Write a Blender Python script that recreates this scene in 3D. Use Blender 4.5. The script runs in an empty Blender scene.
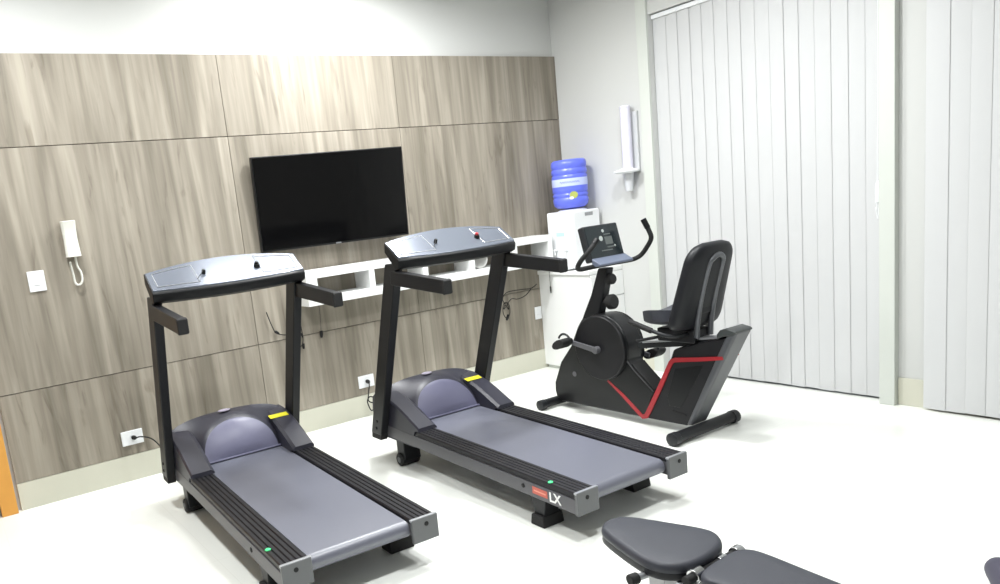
import bpy, bmesh, math, random
from mathutils import Vector, Matrix

# ------------------------------------------------------------------ camera, world, lights, exposure
SC = bpy.context.scene
COL = SC.collection

def make_camera():
    f, yaw, pitch, roll = 756.71, .5383, .1746, -.1166
    loc = Vector((-4.929, -4.962, 1.52))
    d = Vector((math.sin(yaw)*math.cos(pitch), math.cos(yaw)*math.cos(pitch), -math.sin(pitch)))
    r0 = Vector((math.cos(yaw), -math.sin(yaw), 0)); u0 = r0.cross(d)
    r = math.cos(roll)*r0 + math.sin(roll)*u0
    u = -math.sin(roll)*r0 + math.cos(roll)*u0
    cam = bpy.data.cameras.new('camera'); o = bpy.data.objects.new('camera', cam); COL.objects.link(o)
    m = Matrix((r, u, -d)).transposed().to_4x4(); m.translation = loc
    o.matrix_world = m
    cam.sensor_fit = 'HORIZONTAL'; cam.sensor_width = 36
    cam.lens = f/1000*36
    cam.shift_x = (500-390)/1000; cam.shift_y = (345.76-292)/1000
    cam.clip_start = .05
    SC.camera = o
make_camera()

SC.view_settings.view_transform = 'Standard'
SC.view_settings.look = 'None'
SC.view_settings.gamma = 1
SC.view_settings.use_curve_mapping = False
SC.view_settings.exposure = 0.0

W_ = bpy.data.worlds.new('world'); SC.world = W_; W_.use_nodes = True
W_.node_tree.nodes['Background'].inputs[0].default_value = (.8, .9, 1, 1)
W_.node_tree.nodes['Background'].inputs[1].default_value = .35

CEIL = 3.25
LAMP_POWER = 45
LAMPS = [(-4.45, -1.0), (-2.62, -.52), (-2.1, -1.0), (-1.5, -2.2), (-4.6, -3.2), (-2.9, -3.3)]
LAMP_SHARE = [.95, .33, 1.35, .95, .95, .95]
LAMP_SIZE = [(.3, .3), (1.2, .2), (.3, .3), (.3, .3), (.3, .3), (.3, .3)]

# ------------------------------------------------------------------ helpers
def lin(c):
    c = c/255
    return c/12.92 if c <= .04045 else ((c+.055)/1.055)**2.4
def rgb(r, g, b): return (lin(r), lin(g), lin(b), 1)

MATS = {}
def mat(name, col, rough=.5, metal=0, spec=.5, bump=None, noise=None, emit=None, trans=0, coat=0):
    if name in MATS: return MATS[name]
    m = bpy.data.materials.new(name); m.use_nodes = True
    nt = m.node_tree; b = nt.nodes['Principled BSDF']
    b.inputs['Base Color'].default_value = rgb(*col)
    b.inputs['Roughness'].default_value = rough
    b.inputs['Metallic'].default_value = metal
    b.inputs['Specular IOR Level'].default_value = spec
    b.inputs['Transmission Weight'].default_value = trans
    b.inputs['Coat Weight'].default_value = coat
    if emit:
        b.inputs['Emission Color'].default_value = rgb(*emit[0]); b.inputs['Emission Strength'].default_value = emit[1]
    tc = nt.nodes.new('ShaderNodeTexCoord')
    if noise:                                   # (scale, amount): slight tone variation of the material itself
        n = nt.nodes.new('ShaderNodeTexNoise'); n.inputs['Scale'].default_value = noise[0]; n.inputs['Detail'].default_value = 5
        nt.links.new(tc.outputs['Object'], n.inputs['Vector'])
        mx = nt.nodes.new('ShaderNodeMixRGB'); a = noise[1]
        c = rgb(*col)
        mx.inputs[1].default_value = tuple(v*(1-a) for v in c[:3])+(1,); mx.inputs[2].default_value = tuple(min(1, v*(1+a)) for v in c[:3])+(1,)
        nt.links.new(n.outputs['Fac'], mx.inputs[0]); nt.links.new(mx.outputs[0], b.inputs['Base Color'])
    if bump:                                    # (scale, strength)
        n = nt.nodes.new('ShaderNodeTexNoise'); n.inputs['Scale'].default_value = bump[0]; n.inputs['Detail'].default_value = 3
        nt.links.new(tc.outputs['Object'], n.inputs['Vector'])
        bp = nt.nodes.new('ShaderNodeBump'); bp.inputs['Strength'].default_value = bump[1]; bp.inputs['Distance'].default_value = .004
        nt.links.new(n.outputs['Fac'], bp.inputs['Height']); nt.links.new(bp.outputs[0], b.inputs['Normal'])
    MATS[name] = m
    return m

def wood_mat(name, seed, tone=1.0):
    """greige laminate with long vertical grain streaks"""
    m = bpy.data.materials.new(name); m.use_nodes = True
    nt = m.node_tree; L = nt.links; N = nt.nodes.new; b = nt.nodes['Principled BSDF']
    tc = N('ShaderNodeTexCoord'); mp = N('ShaderNodeMapping')
    mp.inputs['Location'].default_value = (seed*3.7, seed*1.3, seed*2.1)
    mp.inputs['Rotation'].default_value = (0, math.radians(1.2), 0)
    L.new(tc.outputs['Object'], mp.inputs['Vector'])
    def noise(scale3, detail, dist=0):
        q = N('ShaderNodeVectorMath'); q.operation = 'MULTIPLY'; q.inputs[1].default_value = scale3
        L.new(mp.outputs[0], q.inputs[0])
        n = N('ShaderNodeTexNoise'); n.inputs['Scale'].default_value = 1; n.inputs['Detail'].default_value = detail
        n.inputs['Distortion'].default_value = dist
        L.new(q.outputs[0], n.inputs['Vector']); return n.outputs['Fac']
    n1 = noise((10, 1, .6), 6, .7)      # broad streaks
    n2 = noise((30, 1, 1.3), 4, .4)     # fine grain
    n3 = noise((2.2, 1, .3), 2)         # board-to-board tone
    n4 = noise((14, 1, 2.0), 8, 1.6)    # irregular dark figure
    r1 = N('ShaderNodeValToRGB'); r1.color_ramp.elements[0].position = .30; r1.color_ramp.elements[1].position = .70
    r1.color_ramp.elements[0].color = rgb(*[v*tone for v in (125, 119, 107)])
    r1.color_ramp.elements[1].color = rgb(*[v*tone for v in (171, 164, 151)])
    e = r1.color_ramp.elements.new(.5); e.color = rgb(*[v*tone for v in (150, 143, 131)])
    L.new(n1, r1.inputs[0])
    r2 = N('ShaderNodeValToRGB'); r2.color_ramp.elements[0].position = .33; r2.color_ramp.elements[1].position = .62
    r2.color_ramp.elements[0].color = (.78, .77, .76, 1); r2.color_ramp.elements[1].color = (1.03, 1.03, 1.03, 1)
    L.new(n2, r2.inputs[0])
    m1 = N('ShaderNodeMixRGB'); m1.blend_type = 'MULTIPLY'; m1.inputs[0].default_value = .75
    L.new(r1.outputs[0], m1.inputs[1]); L.new(r2.outputs[0], m1.inputs[2])
    r3 = N('ShaderNodeValToRGB'); r3.color_ramp.elements[0].position = .3; r3.color_ramp.elements[1].position = .7
    r3.color_ramp.elements[0].color = (.84, .83, .81, 1); r3.color_ramp.elements[1].color = (1.06, 1.06, 1.06, 1)
    L.new(n3, r3.inputs[0])
    m2 = N('ShaderNodeMixRGB'); m2.blend_type = 'MULTIPLY'; m2.inputs[0].default_value = 1
    L.new(m1.outputs[0], m2.inputs[1]); L.new(r3.outputs[0], m2.inputs[2])
    r4 = N('ShaderNodeValToRGB'); r4.color_ramp.elements[0].position = .28; r4.color_ramp.elements[1].position = .40
    r4.color_ramp.elements[0].color = (.70, .68, .66, 1); r4.color_ramp.elements[1].color = (1, 1, 1, 1)
    L.new(n4, r4.inputs[0])
    m3 = N('ShaderNodeMixRGB'); m3.blend_type = 'MULTIPLY'; m3.inputs[0].default_value = .8
    L.new(m2.outputs[0], m3.inputs[1]); L.new(r4.outputs[0], m3.inputs[2])
    L.new(m3.outputs[0], b.inputs['Base Color'])
    b.inputs['Roughness'].default_value = .55; b.inputs['Specular IOR Level'].default_value = .3
    return m

class MB:
    """collects shapes into one mesh"""
    def __init__(s): s.bm = bmesh.new()
    def poly(s, verts, faces):
        vs = [s.bm.verts.new(v) for v in verts]
        for f in faces:
            try: s.bm.faces.new([vs[i] for i in f])
            except ValueError: pass
        return vs
    def box(s, x0, x1, y0, y1, z0, z1, M=None):
        x0, x1 = sorted((x0, x1)); y0, y1 = sorted((y0, y1)); z0, z1 = sorted((z0, z1))
        v = [Vector(p) for p in ((x0,y0,z0),(x1,y0,z0),(x1,y1,z0),(x0,y1,z0),(x0,y0,z1),(x1,y0,z1),(x1,y1,z1),(x0,y1,z1))]
        if M: v = [M @ p for p in v]
        s.poly(v, [(0,3,2,1),(4,5,6,7),(0,1,5,4),(1,2,6,5),(2,3,7,6),(3,0,4,7)]); return s
    def prism(s, pts, fn, a, b):
        """pts: 2-D outline; fn(p, t) -> 3-D; extruded from t=a to t=b"""
        n = len(pts)
        v = [fn(p, a) for p in pts] + [fn(p, b) for p in pts]
        fs = [tuple(range(n))[::-1], tuple(range(n, 2*n))] + [(i, (i+1) % n, n+(i+1) % n, n+i) for i in range(n)]
        s.poly(v, fs); return s
    def loft(s, rings, close=True, caps=True):
        n = len(rings[0]); v = [p for r in rings for p in r]; fs = []
        for k in range(len(rings)-1):
            for i in range(n if close else n-1):
                j = (i+1) % n
                fs.append((k*n+i, k*n+j, (k+1)*n+j, (k+1)*n+i))
        if caps: fs += [tuple(range(n))[::-1], tuple((len(rings)-1)*n+i for i in range(n))]
        s.poly(v, fs); return s
    def tube(s, path, r, seg=12, caps=True):
        path = [Vector(p) for p in path]; rs = r if isinstance(r, (list, tuple)) else [r]*len(path)
        rings = []; up = None
        for i, p in enumerate(path):
            t = (path[min(i+1, len(path)-1)] - path[max(i-1, 0)]).normalized()
            if up is None:
                up = Vector((0,0,1)) if abs(t.z) < .9 else Vector((1,0,0))
            a = up - t*up.dot(t)
            if a.length < 1e-5: a = t.orthogonal()
            a.normalize(); b = t.cross(a); up = a
            rings.append([p + rs[i]*(math.cos(2*math.pi*k/seg)*a + math.sin(2*math.pi*k/seg)*b) for k in range(seg)])
        s.loft(rings, True, caps); return s
    def lathe(s, prof, c, axis=(0,0,1), seg=32):
        """prof: (radius, height) pairs from c along axis"""
        ax = Vector(axis).normalized(); a = ax.orthogonal().normalized(); b = ax.cross(a); c = Vector(c)
        rings = [[c + ax*h + max(r, 1e-4)*(math.cos(2*math.pi*k/seg)*a + math.sin(2*math.pi*k/seg)*b) for k in range(seg)] for r, h in prof]
        s.loft(rings, True, True); return s
    def build(s, name, m, parent=None, bevel=0, seg=2, smooth=35, **props):
        bm = s.bm
        bmesh.ops.recalc_face_normals(bm, faces=bm.faces)
        me = bpy.data.meshes.new(name); bm.to_mesh(me); bm.free()
        for p in me.polygons: p.use_smooth = True
        me.set_sharp_from_angle(angle=math.radians(smooth))
        me.materials.append(m)
        o = bpy.data.objects.new(name, me); COL.objects.link(o)
        if parent: o.parent = parent
        if bevel:
            bv = o.modifiers.new('bevel', 'BEVEL'); bv.width = bevel; bv.segments = seg; bv.limit_method = 'ANGLE'; bv.angle_limit = math.radians(40)
            bv.harden_normals = True
        for k, v in props.items(): o[k] = v
        return o

def smoothpath(pts, n=6, closed=False):
    """Catmull-Rom through pts"""
    P = [Vector(p) for p in pts]; out = []
    m = len(P)
    for i in range(m if closed else m-1):
        if closed: a, b, c, d = P[i-1], P[i], P[(i+1) % m], P[(i+2) % m]
        else: a, b, c, d = P[max(i-1, 0)], P[i], P[i+1], P[min(i+2, m-1)]
        for k in range(n):
            t = k/n
            out.append(.5*((2*b)+(c-a)*t+(2*a-5*b+4*c-d)*t*t+(3*b-a-3*c+d)*t**3))
    if not closed: out.append(P[-1])
    return out

def thing(name, label, cat, loc=(0,0,0), rz=0, group=None):
    o = bpy.data.objects.new(name, None); COL.objects.link(o)
    o.location = loc; o.rotation_euler = (0, 0, rz); o.empty_display_size = .1
    return tag(o, label, cat, group)
def tag(o, label, cat, group=None):
    o['label'] = label; o['category'] = cat
    if group: o['group'] = group
    return o
def struct(mb, name, m, **k):
    o = mb.build(name, m, **k); o['kind'] = 'structure'; return o
def recentre(o):
    """put a mesh object's origin at the middle of its base"""
    me = o.data; xs = [v.co for v in me.vertices]
    c = Vector((sum(v.x for v in xs)/len(xs), sum(v.y for v in xs)/len(xs), min(v.z for v in xs)))
    me.transform(Matrix.Translation(-c)); o.location = o.location + c; return o

def copy_tree(o, parent=None):
    c = o.copy(); COL.objects.link(c)
    if parent: c.parent = parent
    for ch in list(o.children): copy_tree(ch, c)
    return c

def text_mesh(body, size, name, m, parent, M, depth=.0006):
    cu = bpy.data.curves.new(name, 'FONT'); cu.body = body; cu.size = size; cu.extrude = depth; cu.offset = size*.03
    cu.align_x = 'CENTER'; cu.align_y = 'CENTER'
    t = bpy.data.objects.new('tmp_text', cu); COL.objects.link(t)
    dg = bpy.context.evaluated_depsgraph_get(); dg.update()
    me = bpy.data.meshes.new_from_object(t.evaluated_get(dg))
    bpy.data.objects.remove(t); bpy.data.curves.remove(cu)
    me.name = name; me.transform(M); me.materials.clear(); me.materials.append(m)
    o = bpy.data.objects.new(name, me); COL.objects.link(o); o.parent = parent
    return o

# ------------------------------------------------------------------ materials
M_wall = mat('white_wall_paint', (204, 205, 203), .75, spec=.2)
M_far = mat('unseen_wall_low_bounce_grey', (150, 148, 144), .8, spec=.2)  # unseen walls, colour made darker to cut the bounced fill light
M_ceil = mat('white_ceiling_paint', (236, 236, 234), .85, spec=.2)
M_trim = mat('grey_white_trim', (206, 210, 204), .5)
M_base = mat('beige_porcelain_skirting', (204, 203, 188), .35, noise=(6, .04))
M_gap = mat('dark_joint', (52, 46, 40), .9)
M_white = mat('white_laminate', (238, 239, 238), .4)
M_whitep = mat('white_plastic', (236, 238, 240), .35)
M_ivory = mat('ivory_plastic', (226, 226, 218), .4)
M_black = mat('black_plastic', (16, 17, 19), .45, spec=.3)
M_blackm = mat('black_painted_steel', (24, 25, 28), .42, spec=.32)
M_rubber = mat('black_rubber', (22, 22, 23), .75)
M_dgrey = mat('charcoal_plastic', (32, 34, 37), .42, spec=.35)
M_purple = mat('dark_violet_grey_plastic', (46, 46, 56), .4, spec=.45)
M_face = mat('violet_grey_painted_reflection', (104, 104, 126), .38, spec=.5)  # pale lavender: reflection of blinds and white room put into the colour
M_grey = mat('grey_painted_steel', (88, 88, 92), .42)
M_cap = mat('grey_end_cap', (98, 100, 102), .45)
M_silver = mat('silver_edge', (176, 178, 182), .3, metal=.6)
M_chrome = mat('chrome', (205, 206, 208), .18, metal=1)
M_rib = mat('ribbed_black_foot_rail', (27, 27, 32), .45, spec=.4)
M_belt = mat('dark_grey_running_belt', (98, 100, 112), .38, spec=1.0, noise=(260, .10))
M_console = mat('silver_grey_console', (120, 126, 138), .26, metal=.5, spec=.8)
M_cushion = mat('slate_vinyl', (54, 56, 64), .5, spec=.4, bump=(220, .12))
M_padblack = mat('black_vinyl', (26, 27, 31), .45, spec=.3, bump=(220, .1))
M_shell = mat('black_gloss_shell', (17, 18, 20), .34, spec=.35)
M_shell2 = mat('black_satin_shell', (27, 27, 30), .45, spec=.3)
M_red = mat('red_paint', (160, 34, 42), .42)
M_redsoft = mat('orange_red_decal', (196, 96, 82), .5)
M_yellow = mat('yellow_sticker', (226, 218, 40), .5)
M_green = mat('green_sticker', (70, 226, 140), .45)
M_whitetxt = mat('white_lettering', (238, 238, 238), .5)
M_oak = mat('orange_pine', (214, 154, 70), .45, noise=(9, .12))
M_screen = mat('tv_glass', (8, 8, 9), .11, spec=.42)
M_bezel = mat('tv_bezel', (14, 14, 15), .35)
M_blind = mat('white_blind_fabric', (202, 203, 204), .8, spec=.15)
M_led = mat('led_diffuser', (255, 255, 255), .5, emit=((255, 252, 246), 14))

# floor: pale polished porcelain
def floor_mat():
    m = bpy.data.materials.new('pale_polished_porcelain'); m.use_nodes = True
    nt = m.node_tree; L = nt.links; b = nt.nodes['Principled BSDF']
    tc = nt.nodes.new('ShaderNodeTexCoord')
    n = nt.nodes.new('ShaderNodeTexNoise'); n.inputs['Scale'].default_value = 1.6; n.inputs['Detail'].default_value = 6
    L.new(tc.outputs['Object'], n.inputs['Vector'])
    mx = nt.nodes.new('ShaderNodeMixRGB'); mx.inputs[1].default_value = rgb(238, 240, 234); mx.inputs[2].default_value = rgb(244, 246, 241)
    L.new(n.outputs['Fac'], mx.inputs[0])
    br = nt.nodes.new('ShaderNodeTexBrick'); br.offset = 0; br.squash = 1
    br.inputs['Scale'].default_value = 1; br.inputs['Mortar Size'].default_value = .0012
    br.inputs['Brick Width'].default_value = .8; br.inputs['Row Height'].default_value = .8
    L.new(tc.outputs['Object'], br.inputs['Vector'])
    m2 = nt.nodes.new('ShaderNodeMixRGB'); m2.inputs[2].default_value = rgb(232, 234, 228)
    L.new(br.outputs['Fac'], m2.inputs[0]); L.new(mx.outputs[0], m2.inputs[1])
    L.new(m2.outputs[0], b.inputs['Base Color'])
    b.inputs['Roughness'].default_value = .22; b.inputs['Specular IOR Level'].default_value = .45
    return m

# ------------------------------------------------------------------ the room
X0, Y0 = -7.0, -7.6
struct(MB().box(X0, .4, Y0, .25, -.1, 0), 'floor', floor_mat())
struct(MB().box(X0, .4, Y0, .25, CEIL, CEIL+.1), 'ceiling', M_ceil)
struct(MB().box(X0, .0, .03, .2, 0, CEIL), 'wall_back', M_wall)
struct(MB().box(X0-.15, X0, Y0, .2, 0, CEIL), 'wall_left', M_far)
struct(MB().box(X0, .3, Y0-.15, Y0, 0, CEIL), 'wall_front', M_far)
# right wall with the glazed opening behind the first blind
WY0, WY1, WZ = -.985, -2.60, 2.735
wr = MB()
wr.box(0, .2, .2, WY0, 0, CEIL); wr.box(0, .2, WY1, Y0, 0, CEIL); wr.box(0, .2, WY0, WY1, WZ, CEIL)
struct(wr, 'wall_right', M_wall)
# sliding glass door inside that opening
wf = MB()
for y in (WY0-.03, (WY0+WY1)/2, WY1+.03): wf.box(.12, .18, y-.03, y+.03, 0, WZ)
wf.box(.12, .18, WY0, WY1, 0, .06); wf.box(.12, .18, WY0, WY1, WZ-.06, WZ)
win = struct(wf, 'window_1', M_whitep, bevel=.003)
g = MB().box(.147, .153, WY0, WY1, .05, WZ-.05).build('glass', mat('window_glass', (225, 235, 235), .03, trans=1), win)
# narrow casing on the left of the opening and the post on its right
struct(MB().box(-.025, -.0005, -.892, -.985, 0, CEIL-.001), 'trim_1', M_trim, bevel=.003)
struct(MB().box(-.05, -.0005, -2.612, -2.70, 0, CEIL-.001), 'trim_2', M_trim, bevel=.004)
# skirting
sk = MB(); sk.box(-4.68, -.002, .0, .0295, 0, .168)
struct(sk, 'baseboard_back', M_base, bevel=.002)
sk = MB(); sk.box(-.012, -.0005, -.60, -.890, 0, .168)
struct(sk, 'baseboard_right', M_base, bevel=.002)
sk = MB(); sk.box(-.012, -.0005, -2.702, -6.5, 0, .17)
struct(sk, 'baseboard_right', M_base, bevel=.002)

# wood panelling: three columns by three rows with fine dark joints
struct(MB().box(-4.68, -.002, .016, .0295, .17, 2.650), 'trim_3', M_gap)
cols = [-4.68, -3.030, -1.659, -.002]; rows = [.171, .712, 2.133, 2.656]; n = 4
for i in range(3):
    for j in range(3):
        gx0 = .002 if i else 0; gx1 = .002 if i < 2 else 0; gz0 = .0025 if j else 0; gz1 = .0025 if j < 2 else 0
        w = wood_mat('greige_wood_laminate', i*3.1+j*1.7+.4, 1.0)
        o = struct(MB().box(cols[i]+gx0, cols[i+1]-gx1, 0, .016, rows[j]+gz0, rows[j+1]-gz1), 'trim_%d' % n, w)
        n += 1

# pine door at the far left end of the panelling
dj = MB(); dj.box(-4.79, -4.70, -.03, .0295, 0, 2.16); dj.box(-5.72, -5.63, -.03, .0295, 0, 2.16); dj.box(-5.72, -4.70, -.03, .0295, 2.16, 2.25)
dr = struct(dj, 'door_1', M_oak, bevel=.003)
MB().box(-5.628, -4.80, -.003, .028, .008, 2.155).build('door_leaf', M_oak, dr, bevel=.003)
h = MB().tube([(-4.88, -.003, 1.02), (-4.88, -.05, 1.02), (-5.0, -.055, 1.02)], .009, 10).build('door_handle', M_chrome, dr, label='chrome lever handle')

# ------------------------------------------------------------------ ceiling LED panels (each carries its own lamp)
for i, (x, y) in enumerate(LAMPS):
    where = ['over the left treadmill', 'above the television wall', 'over the right treadmill', 'above the exercise bike', 'over the open floor at left', 'above the workout bench',
             ][i]
    a, b = LAMP_SIZE[i][0]/2, LAMP_SIZE[i][1]/2
    t = thing('ceiling_light', ('long' if a > .3 else 'square') + ' white LED ceiling light ' + where, 'light', (x, y, CEIL), 0, 'ceiling LED lights')
    fr = MB()
    for (p, q, r, s_) in ((-a, a, -b, -b+.015), (-a, a, b-.015, b), (-a, -a+.015, -b, b), (a-.015, a, -b, b)): fr.box(p, q, r, s_, -.014, -.0005)
    fr.build('frame', M_whitep, t)
    MB().box(-a+.015, a-.015, -b+.015, b-.015, -.009, -.0005).build('diffuser', M_led, t)
    ld = bpy.data.lights.new('led_lamp', 'AREA'); ld.shape = 'RECTANGLE'; ld.size = 2*a-.04; ld.size_y = 2*b-.04; ld.energy = LAMP_POWER*LAMP_SHARE[i]; ld.color = (.97, .99, 1); ld.spread = math.radians(170)
    lo = bpy.data.objects.new('led_lamp', ld); COL.objects.link(lo); lo.parent = t; lo.location = (0, 0, -.02)

# ------------------------------------------------------------------ vertical blinds
def blind(name, label, y_start, y_end, x, ztop, zbot, pitch=.098, width=.118, seed=1):
    rnd = random.Random(seed)
    t = thing(name, label, 'blind', (x, (y_start+y_end)/2, zbot), 0, 'vertical blinds')
    yc = (y_start+y_end)/2
    sl = MB(); n = max(1, round(abs(y_end-y_start-0)/pitch)); p = (y_end-y_start)/n
    for i in range(n):
        cy = y_start + p*(i+.5) - yc + rnd.uniform(-.004, .004); tilt = math.radians(2.6+rnd.uniform(-1.6, 2.4)); bow = .003
        rings = []
        ring_pts = []
        for k in range(7):
            s = -1+2*k/6; d = s*width/2
            xx = d*math.sin(tilt) - bow*(1-s*s); yy = cy + d*math.cos(tilt)
            ring_pts.append((xx, yy))
        outl = ring_pts + [(a+.0012, b) for a, b in ring_pts[::-1]]
        sl.prism(outl, lambda q, z: (q[0], q[1], z), .0 + rnd.uniform(0, .006), ztop-zbot-.02)
    sl.build('slats', M_blind, t, smooth=60)
    MB().box(-.02, .025, y_start-yc+.005*(1 if p > 0 else -1)*-1, y_end-yc, ztop-zbot-.03, ztop-zbot).build('head_rail', M_whitep, t, bevel=.003)
    return t
b1 = blind('vertical_blind', 'white vertical blind covering the glass door behind the exercise bike', -.995, -2.585, .045, 2.728, .012, seed=3)
MB().tube(smoothpath([(-.05, -.80, 2.69), (-.055, -.80, 1.9), (-.056, -.795, 1.25), (-.05, -.785, 1.2), (-.046, -.80, 1.25), (-.04, -.80, 2.69)], 6), .0022, 6).build('pull_chain', M_whitep, b1)
MB().lathe([(.001, 0), (.012, .006), (.014, .05), (.012, .12), (.004, .135)], (-.052, -.798, 1.22), seg=12).build('chain_weight', M_whitep, b1)
b2 = blind('vertical_blind', 'white vertical blind at the right edge of the photo, right of the post', -2.862, -5.25, -.050, 2.93, .012, seed=8)

# ------------------------------------------------------------------ television
def tv():
    t = thing('television', 'large black flat television on the wood panelled wall', 'television', (-2.357, -.115, 1.658), 0)
    M = Matrix.Rotation(-.118, 4, 'Z') @ Matrix.Rotation(.05, 4, 'X') @ Matrix.Rotation(.004, 4, 'Y')
    w, h = 1.135/2, .642/2
    MB().box(-w, w, -.012, .03, -h, h, M).build('housing', M_bezel, t, bevel=.004)
    MB().box(-w+.009, w-.009, -.0135, -.011, -h+.014, h-.009, M).build('screen', M_screen, t)
    MB().box(-.02, .02, -.0145, -.0115, -h+.002, -h+.010, M).build('maker_badge', M_silver, t)
    MB().box(-w+.2, w-.2, .03, .05, -h+.06, h-.2, M).build('back_cover', M_bezel, t, bevel=.006)
    a = MB(); a.box(-.12, .12, .098, .1145, -.16, .16); a.box(-.03, .03, .03, .1, -.04, .04)
    a.build('wall_bracket', M_blackm, t)
tv()

# ------------------------------------------------------------------ white wall shelf under the television
def shelf():
    x0, x1, zb, zt, d, th = -2.705, -.40, .936, 1.176, .22, .052
    t = thing('wall_shelf', 'long white open shelf mounted on the panelling under the television', 'shelf', (x0, 0, zb))
    z = zt-zb
    MB().box(0, x1-x0, -.0005, -d, z-th, z).build('top_board', M_white, t, bevel=.0015)
    MB().box(0, x1-x0, -.0005, -d, 0, th+.003).build('bottom_board', M_white, t, bevel=.0015)
    for i, x in enumerate((0, .505, .975, 1.425, 1.87, x1-x0-.045)):
        w = .085 if i == 0 else .045
        MB().box(x, x+w, -.0005, -d+.0005, th+.003, z-th).build('divider', M_white, t)
    return t
shelf()
o = MB().lathe([(.052, -.05), (.066, -.05), (.067, .04), (.062, .05), (.05, .05), (.047, .0), (.05, -.05)], (-1.135, -.13, .992+.0675), (0.35, 1, 0), 32).build('round_ornament', mat('pale_grey_glaze', (190, 190, 186), .25))
tag(recentre(o), 'round pale grey ring ornament in the shelf bay behind the right treadmill console', 'ornament')

# ------------------------------------------------------------------ wall phone, switch, outlets
def phone():
    t = thing('intercom_handset', 'ivory intercom handset with coiled cord on the wood panel', 'intercom phone', (-4.128, 0, 1.472))
    MB().box(-.036, .036, -.0005, -.022, .004, .208).build('wall_base', M_ivory, t, bevel=.006)
    hs = MB(); rings = []
    for k in range(13):
        z = -.002+.216*k/12; e = abs(k/12-.5)*2
        dpt = .030+.018*e**2; w = .043-.004*(1-e)
        rings.append([(-w, -.022, z), (-w, -.022-dpt*.7, z), (-w*.72, -.022-dpt, z), (w*.72, -.022-dpt, z), (w, -.022-dpt*.7, z), (w, -.022, z)])
    hs.loft(rings); hs.build('handset', M_ivory, t, bevel=.004)
    pts = [(.010, -.03, .0), (.012, -.03, -.06), (.026, -.03, -.10), (.024, -.03, -.150), (.004, -.03, -.172), (-.016, -.03, -.160), (-.020, -.03, -.10), (-.026, -.03, -.03)]
    base = smoothpath(pts, 14); coil = []
    for i, p in enumerate(base):
        t2 = (base[min(i+1, len(base)-1)]-base[max(i-1, 0)]).normalized(); a = Vector((0, -1, 0)); b = t2.cross(a)
        for k in range(5):
            q = p.lerp(base[min(i+1, len(base)-1)], k/5); an = (i*5+k)*2*math.pi/6.0
            coil.append(q + .0052*(math.cos(an)*a+math.sin(an)*b))
    MB().tube(coil, .0022, 5).build('coiled_cord', M_ivory, t)
phone()
sw = thing('light_switch', 'white light switch plate left of the intercom handset', 'switch', (-4.353, 0, 1.293))
MB().box(-.047, .047, -.0005, -.010, 0, .122).build('plate', M_whitep, sw, bevel=.003)
MB().box(-.018, .018, -.010, -.014, .036, .086).build('rocker', M_whitep, sw, bevel=.002)

def outlet(x, z, label, w=.135, h=.094, plug=True, loc=None, rz=0):
    t = thing('wall_outlet', label, 'outlet', loc or (x, 0, z), rz, 'wall outlets')
    MB().box(-w/2, w/2, -.0005, -.010, 0, h).build('plate', M_whitep, t, bevel=.003)
    MB().lathe([(.019, 0), (.019, .0035), (.014, .0035), (.013, .001)], (0, -.010, h/2), (0, -1, 0), 20).build('socket', M_whitep, t)
    return t
outlet(-3.975, .236, 'white wall outlet beside the left treadmill, with a black plug in it')
outlet(-2.216, .226, 'white wall outlet beside the right treadmill post, with a cable loop below')
outlet(0, 0, 'small white outlet in the corner beside the water cooler cabinet', w=.075, h=.11, loc=(-.425, 0, .445))

def cord(name, label, path, r=.004, plug=None, cat='cord', extra=None):
    t = thing(name, label, cat, path[0], 0, {'power_cord': 'treadmill power cords', 'hanging_cable': 'cable bundles on the panelling'}.get(name))
    o0 = Vector(path[0])
    MB().tube([Vector(p)-o0 for p in smoothpath(path, 8)], r, 8).build('cable', M_rubber, t)
    for e in (extra or []): MB().tube([Vector(p)-o0 for p in smoothpath(e, 8)], r, 8).build('cable', M_rubber, t)
    for (a, b, pr) in (plug or []):
        MB().tube([Vector(a)-o0, Vector(a).lerp(Vector(b), .6)-o0, Vector(b)-o0], [pr, pr, pr*.6], 12).build('plug', M_rubber, t, bevel=.002)
    return t
cord('power_cord', 'black power cord from the left outlet to the left treadmill', [(-3.965, -.045, .283), (-3.93, -.06, .287), (-3.87, -.09, .26), (-3.83, -.14, .19), (-3.81, -.22, .10), (-3.79, -.35, .008), (-3.72, -.58, .008)], .0045,
     [((-3.972, -.0145, .283), (-3.962, -.046, .284), .014)])
lp = [(-2.216+.03*math.cos(a)-.005, -.055-.012*math.sin(2*a), .105+.055*math.sin(a)) for a in [i*.9 for i in range(8)]]
cord('power_cord', 'black power cord looped in a bundle below the right outlet', [(-2.216, -.05, .27), (-2.226, -.06, .24), (-2.235, -.055, .19), (-2.24, -.05, .13)] + lp + [(-2.20, -.08, .10), (-2.17, -.14, .03), (-2.20, -.30, .008), (-2.30, -.52, .008), (-2.34, -.70, .008), (-2.35, -.90, .008)], .0045,
     [((-2.214, -.0145, .273), (-2.216, -.05, .271), .015)])
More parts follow.
